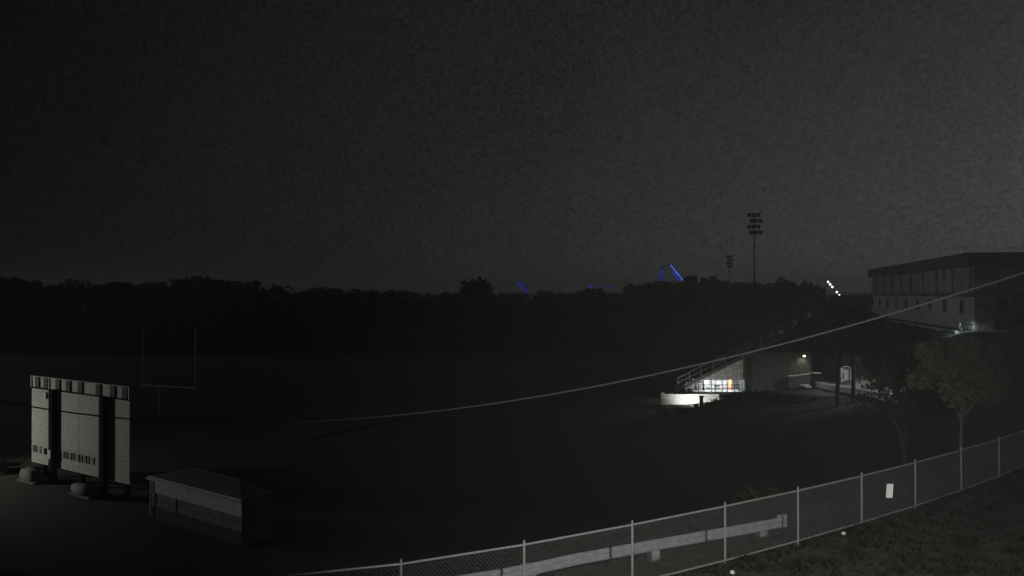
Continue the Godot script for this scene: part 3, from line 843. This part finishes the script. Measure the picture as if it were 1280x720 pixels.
func path_corner() -> void:
	# paved path, lit from a shaded lamp hidden among the trees
	var pts := PackedVector3Array()
	for q in [[38.6, 116.0], [37.4, 108.0], [36.9, 103.0], [36.5, 98.0], [36.4, 93.0], [36.1, 87.5], [35.4, 82.0], [34.6, 76.0]]:
		pts.append(Vector3(q[0], hill(q[0], q[1]) + 0.02, -q[1]))
	var b := MB.new()
	b.sweep(pts, PackedVector2Array([Vector2(-1.3, -0.4), Vector2(-1.3, 0.1), Vector2(1.3, 0.16), Vector2(1.3, -0.3)]), false)
	var p := obj("path", b, M.paving)
	p.set_meta("kind", "structure"); p.set_meta("label", "lit paved path curving behind the dark trunks")
	var k := MB.new()
	k.sweep(pts, PackedVector2Array([Vector2(1.32, -0.3), Vector2(1.32, 0.3), Vector2(1.5, 0.3), Vector2(1.5, -0.3)]), false)
	var kb := obj("path_kerb", k, M.retaining)
	kb.set_meta("kind", "structure"); kb.set_meta("label", "pale kerb along the far side of the lit path")
	# low dark block with a bright coping, left of the trunks
	var w := thing("stair_wall", "dark low stair wall with a bright coping below the wall lamp", "wall", Vector3(34.7, 1.85, -104.0))
	boxp("wall_block", Vector3(0.9, 0.8, 0), Vector3(1.1, 1.7, 0.5), M.steel_dark, w)
	boxp("coping", Vector3(0.9, 1.68, 0.0), Vector3(1.15, 0.1, 0.6), M.retaining, w)
	boxp("side_coping", Vector3(-1.0, 1.42, -0.1), Vector3(2.6, 0.1, 0.5), M.retaining, w, Basis(Vector3.BACK, 0.12))
	boxp("side_wall", Vector3(-1.0, 0.6, -0.1), Vector3(2.5, 1.3, 0.4), M.block_wall, w)
	boxp("step", Vector3(-0.6, 0.3, 0.55), Vector3(0.9, 0.16, 0.6), M.retaining, w)
	boxp("step", Vector3(-0.25, 0.12, 0.9), Vector3(0.7, 0.14, 0.5), M.retaining, w)
	# arched pale kiosk beside the path
	var s := thing("arched_kiosk", "small pale kiosk with an arched top behind the two dark trunks", "kiosk", Vector3(38.7, 2.45, -103.0))
	var fr := MB.new()
	var arc := PackedVector3Array([Vector3(-0.5, 0, 0.35), Vector3(-0.5, 1.5, 0.35)])
	for i in 9:
		var a := PI - PI * i / 8.0
		arc.append(Vector3(cos(a) * 0.5, 1.6 + sin(a) * 0.32, 0.35))
	arc.append(Vector3(0.5, 1.5, 0.35)); arc.append(Vector3(0.5, 0, 0.35))
	fr.tube(arc, PackedFloat32Array([0.07]), 6)
	obj("arch_frame", fr, M.white, s)
	boxp("back_panel", Vector3(0, 0.85, -0.3), Vector3(1.0, 1.7, 0.05), M.siding, s)
	boxp("notice", Vector3(0.22, 0.62, -0.25), Vector3(0.42, 0.6, 0.04), M.white, s)
	boxp("side_panel", Vector3(-0.48, 0.8, 0), Vector3(0.05, 1.6, 0.6), M.siding, s)
	boxp("opening", Vector3(-0.15, 0.75, -0.262), Vector3(0.2, 0.7, 0.02), M.steel_dark, s)
	# shaded lamp posts
	for q in [[Vector3(38.0, 3.0, -97.0), "shaded lamp post among the trees over the lit path by the arched kiosk", 36.0], [Vector3(37.8, 3.7, -86.0), "shaded lamp post nearer the viewer over the right end of the lit path", 30.0]]:
		var l := thing("path_lamp", q[1], "lamp", q[0], 0.0, "lamp posts along the lit path")
		var m := MB.new(); m.tube(PackedVector3Array([Vector3(0, -0.6, 0), Vector3(0, 4.0, 0)]), PackedFloat32Array([0.07, 0.05])); obj("pole", m, M.steel_dark, l)
		boxp("shade", Vector3(-0.3, 4.08, 0), Vector3(0.7, 0.1, 0.4), M.steel_dark, l)
		boxp("skirt", Vector3(-0.3, 3.98, 0.2), Vector3(0.7, 0.2, 0.04), M.steel_dark, l)
		boxp("lamp_glass", Vector3(-0.3, 4.0, 0), Vector3(0.4, 0.04, 0.25), M.flood_glow, l)
		spot("lamp_light", Vector3(-0.3, 3.95, 0), Vector3(-1.5, 0, -1.0), q[2], 68.0, 0.6, Color(0.95, 0.98, 1.0), l)

func fence_pts() -> PackedVector3Array:
	var p := PackedVector3Array()
	for x in [-8.9, -6.5, -4.15, -1.79, 0.21, 2.27, 4.37, 6.33, 8.36, 10.4, 12.5, 14.6, 16.7, 18.8]:
		p.append(Vector3(x, 7.35, -fence_d(x)))
	return p

func fence() -> void:
	var t := thing("chain_link_fence", "chain link fence with pale galvanised posts across the near slope", "fence")
	var P := fence_pts()
	var H := 1.2
	for i in P.size():
		var m := MB.new()
		m.tube(PackedVector3Array([P[i] + Vector3(0, -0.25, 0), P[i] + Vector3(0, H + 0.02, 0), P[i] + Vector3(0, H + 0.06, 0)]), PackedFloat32Array([0.023, 0.023, 0.01]), 8)
		obj("post", m, M.galv, t)
	for i in P.size() - 1:
		var m := MB.new(); m.rod(P[i] + Vector3(0, H - 0.03, 0), P[i + 1] + Vector3(0, H - 0.03, 0), 0.022, 8); obj("top_rail", m, M.galv, t)
		var q := MB.new(); q.rod(P[i] + Vector3(0, 0.06, 0), P[i + 1] + Vector3(0, 0.06, 0), 0.021, 6); obj("bottom_rail", q, M.galv, t)
		# diamond mesh of this bay: two sets of thin wires, one just in front of the other
		var w := MB.new()
		var a := P[i]; var ax := (P[i + 1] - a)
		var L := ax.length(); ax /= L
		var nn := ax.cross(Vector3.UP).normalized()
		var top := H - 0.05; var low := 0.08
		var hgt := top - low
		for sg: float in [1.0, -1.0]:
			var off: Vector3 = nn * (0.028 + 0.004 * sg)
			var s := -hgt
			while s < L + hgt:
				var u0: float = s; var y0: float = low; var u1: float = s + hgt * sg; var y1: float = top
				# clip to the bay
				var ua := u0; var ub := u1
				var ta := 0.0; var tb := 1.0
				if sg > 0.0:
					ta = maxf(0.0, (0.0 - ua) / hgt); tb = minf(1.0, (L - ua) / hgt)
				else:
					ta = maxf(0.0, (ua - L) / hgt); tb = minf(1.0, ua / hgt)
				if tb > ta + 0.01:
					var p0 := a + ax * lerpf(ua, ub, ta) + Vector3(0, lerpf(y0, y1, ta), 0) + off
					var p1 := a + ax * lerpf(ua, ub, tb) + Vector3(0, lerpf(y0, y1, tb), 0) + off
					w.tube(PackedVector3Array([p0, p1]), PackedFloat32Array([0.0018]), 3, false)
				s += 0.078
		var mo := obj("wire_mesh", w, M.wire, t); mo.set_meta("kind", "stuff")

func guardrail() -> void:
	var t := thing("guardrail", "pale metal guardrail on posts behind the chain link fence", "guardrail")
	# its line, about two and a half metres beyond the fence
	var ctrl := [[-9.5, 15.6], [-5.5, 15.9], [-2.0, 16.8], [0.0, 17.8], [1.35, 18.75], [3.97, 20.25], [5.5, 21.1], [6.55, 21.72]]
	var curve := Curve3D.new()
	for c in ctrl: curve.add_point(Vector3(c[0], 7.28, -c[1]))
	var L := curve.get_baked_length()
	var sec := PackedVector2Array([Vector2(0.0, -0.155), Vector2(0.025, -0.15), Vector2(0.075, -0.105), Vector2(0.075, -0.065), Vector2(0.01, -0.02), Vector2(0.01, 0.02), Vector2(0.075, 0.065), Vector2(0.075, 0.105), Vector2(0.025, 0.15), Vector2(0.0, 0.155), Vector2(-0.004, 0.15), Vector2(0.06, 0.1), Vector2(0.06, 0.07), Vector2(-0.004, 0.02), Vector2(-0.004, -0.02), Vector2(0.06, -0.07), Vector2(0.06, -0.1), Vector2(-0.004, -0.15)])
	for i in sec.size(): sec[i] = Vector2(sec[i].x + 0.02, sec[i].y * 0.82)
	var s0 := 0.0
	while s0 < L - 0.3:
		var s1 := minf(s0 + 3.81, L)
		var pth := PackedVector3Array()
		for k in 5: pth.append(curve.sample_baked(lerpf(s0, s1 - 0.004, k / 4.0)))
		var b := MB.new(); b.sweep(pth, sec, true)
		obj("rail_panel", b, M.rail, t)
		s0 += 3.81
	# end shoe
	var e := curve.sample_baked(L)
	var e0 := curve.sample_baked(L - 0.3)
	var dir := (e - e0).normalized()
	var m := MB.new()
	m.bar(e - dir * 0.05 + Vector3(0, 0.03, 0), e + dir * 0.22 + Vector3(0, 0.03, 0), 0.07, 0.30)
	obj("end_shoe", m, M.rail, t)
	var s := L - 0.55
	while s > 0.0:
		var p := curve.sample_baked(s)
		var q := curve.sample_baked(minf(s + 0.2, L))
		var dd := (q - p).normalized()
		var sd := dd.cross(Vector3.UP).normalized()
		var b := MB.new(); b.box(Vector3(p.x, 6.87, p.z) - sd * 0.11, Vector3(0.16, 1.0, 0.16), Basis(dd.cross(Vector3.UP), Vector3.UP, -dd)); obj("post", b, M.post_wood, t)
		var c := MB.new(); c.box(Vector3(p.x, 6.93, p.z) + sd * 0.0, Vector3(0.05, 0.5, 0.2), Basis(dd.cross(Vector3.UP), Vector3.UP, -dd)); obj("spacer", c, M.rail, t)
		s -= 3.3

func grass() -> void:
	var b := MB.new()
	rng.seed = 400
	for i in 9:
		var a := rng.randf() * TAU
		var o := Vector3(cos(a), 0, sin(a)) * rng.randf() * 0.07
		var tip := o + Vector3(cos(a) * rng.randf_range(0.02, 0.07), rng.randf_range(0.04, 0.11), sin(a) * rng.randf_range(0.02, 0.07))
		var sd := Vector3(-sin(a), 0, cos(a)) * 0.006
		b.tri3(o - sd, o + sd, tip, Vector3(0, 1, 0), Vector3(0, 1, 0), Vector3(0, 1, 0))
	var mm := MultiMesh.new()
	mm.transform_format = MultiMesh.TRANSFORM_3D
	mm.mesh = b.mesh(M.blade)
	var tr: Array[Transform3D] = []
	rng.seed = 401
	for i in 42000:
		var x := rng.randf_range(-7.0, 17.0)
		var d := fence_d(x) + rng.randf_range(-7.5, 6.5)
		if d < 9.0 or absf(x) > d * 0.62: continue
		var f := bump.get_noise_2d(x * 9.0, d * 9.0)
		var sc := rng.randf_range(0.6, 1.25) * (1.0 + f)
		tr.append(Transform3D(Basis(Vector3.UP, rng.randf() * TAU).scaled(Vector3.ONE * sc), Vector3(x, ground_y(x, -d) - 0.01, -d)))
	mm.instance_count = tr.size()
	for i in tr.size(): mm.set_instance_transform(i, tr[i])
	var o := MultiMeshInstance3D.new()
	o.name = "grass"; add_child(o); o.multimesh = mm
	o.set_meta("kind", "stuff"); tag(o, "short rough grass on both sides of the chain link fence", "grass")

func cable() -> void:
	var pts := PackedVector3Array()
	var A := Vector2(11.21, 18.0); var B := Vector2(-18.95, 30.0)
	for i in 61:
		var u := lerpf(-0.03, 1.06, i / 60.0)
		var p := A.lerp(B, u)
		pts.append(Vector3(p.x, 8.3 * u * u - 12.27 * u + 13.58, -p.y))
	var b := MB.new(); b.tube(pts, PackedFloat32Array([0.024]), 7)
	var c := obj("overhead_cable", b, M.cable_sheath)
	tag(c, "sagging overhead cable crossing the view from the upper right to the left", "cable")
	# wooden poles outside the picture that carry it
	for q in [[pts[0], "wooden pole carrying the right end of the overhead cable"], [pts[60], "wooden pole carrying the left end of the overhead cable"]]:
		var e: Vector3 = q[0]
		var gy := ground_y(e.x, e.z)
		var t := thing("utility_pole", q[1], "pole", Vector3(e.x, gy, e.z), 0.0, "poles carrying the overhead cable")
		var m := MB.new(); m.tube(PackedVector3Array([Vector3(0, -0.5, -0.16), Vector3(0, e.y - gy + 0.6, -0.16)]), PackedFloat32Array([0.15, 0.11]), 10); obj("shaft", m, M.post_wood, t)
		boxp("clamp", Vector3(0, e.y - gy, -0.02), Vector3(0.1, 0.12, 0.1), M.steel_dark, t)

func floodlight() -> void:
	# floodlight on a mast beside the eye: it lights the fence, the guardrail and the cable
	var p := Vector3(3.4, 15.2, 1.5)
	var gy := ground_y(p.x, p.z)
	var t := thing("floodlight_mast", "floodlight mast behind the viewpoint lighting the fence", "lamp", Vector3(p.x, gy, p.z))
	var m := MB.new(); m.tube(PackedVector3Array([Vector3(0, -0.3, 0.3), Vector3(0, p.y - gy + 0.2, 0.3)]), PackedFloat32Array([0.1, 0.07])); obj("pole", m, M.steel_dark, t)
	boxp("head", Vector3(0, p.y - gy, 0.12), Vector3(0.5, 0.36, 0.16), M.steel_dark, t, Basis(Vector3.RIGHT, -0.35))
	boxp("lamp_glass", Vector3(0, p.y - gy - 0.02, 0.02), Vector3(0.42, 0.28, 0.04), M.flood_glow, t, Basis(Vector3.RIGHT, -0.35))
	spot("lamp_light", Vector3(0, p.y - gy - 0.03, -0.05), Vector3(4.6 - p.x, 8.3 - gy, -18.6 - p.z), 370.0, 27.0, 1.0, Color(1.0, 1.0, 0.98), t)

func small_things() -> void:
	# white notice on the fence
	var t := thing("fence_sign", "small blank white notice fixed to the chain link fence", "sign", Vector3(9.28, 8.02, -21.93), 0.35)
	boxp("plate", Vector3(0, 0, 0.07), Vector3(0.20, 0.34, 0.012), M.sign_white, t, Basis(Vector3.BACK, -0.08))
	boxp("clip", Vector3(0, 0.15, 0.05), Vector3(0.03, 0.03, 0.03), M.galv, t)
	for q in [[4.35, 17.55, "pale stone at the fence foot near the bottom middle"], [7.6, 20.35, "pale stone at the fence foot left of the white notice"]]:
		var s := MB.new()
		s.ball(Vector3(0, 0.03, 0), Vector3(0.055, 0.05, 0.05), 7, 5)
		var o := obj("stone", s, M.white)
		o.position = Vector3(q[0], ground_y(q[0], -q[1]), -q[1])
		tag(o, q[2], "stone", "pale stones at the fence foot")
	# bent pale pipe end at the bottom left
	var b := MB.new()
	b.tube(PackedVector3Array([Vector3(0.16, -0.3, 0), Vector3(0.14, 0.7, 0), Vector3(0.05, 1.0, 0), Vector3(-0.06, 1.25, 0), Vector3(-0.05, 1.5, 0)]), PackedFloat32Array([0.035, 0.035, 0.035, 0.03, 0.02]), 7)
	var pipe := obj("bent_pipe", b, M.white)
	pipe.position = Vector3(-15.6, ground_y(-15.6, -36), -36)
	tag(pipe, "short bent pale pipe sticking up at the bottom left edge", "pipe")
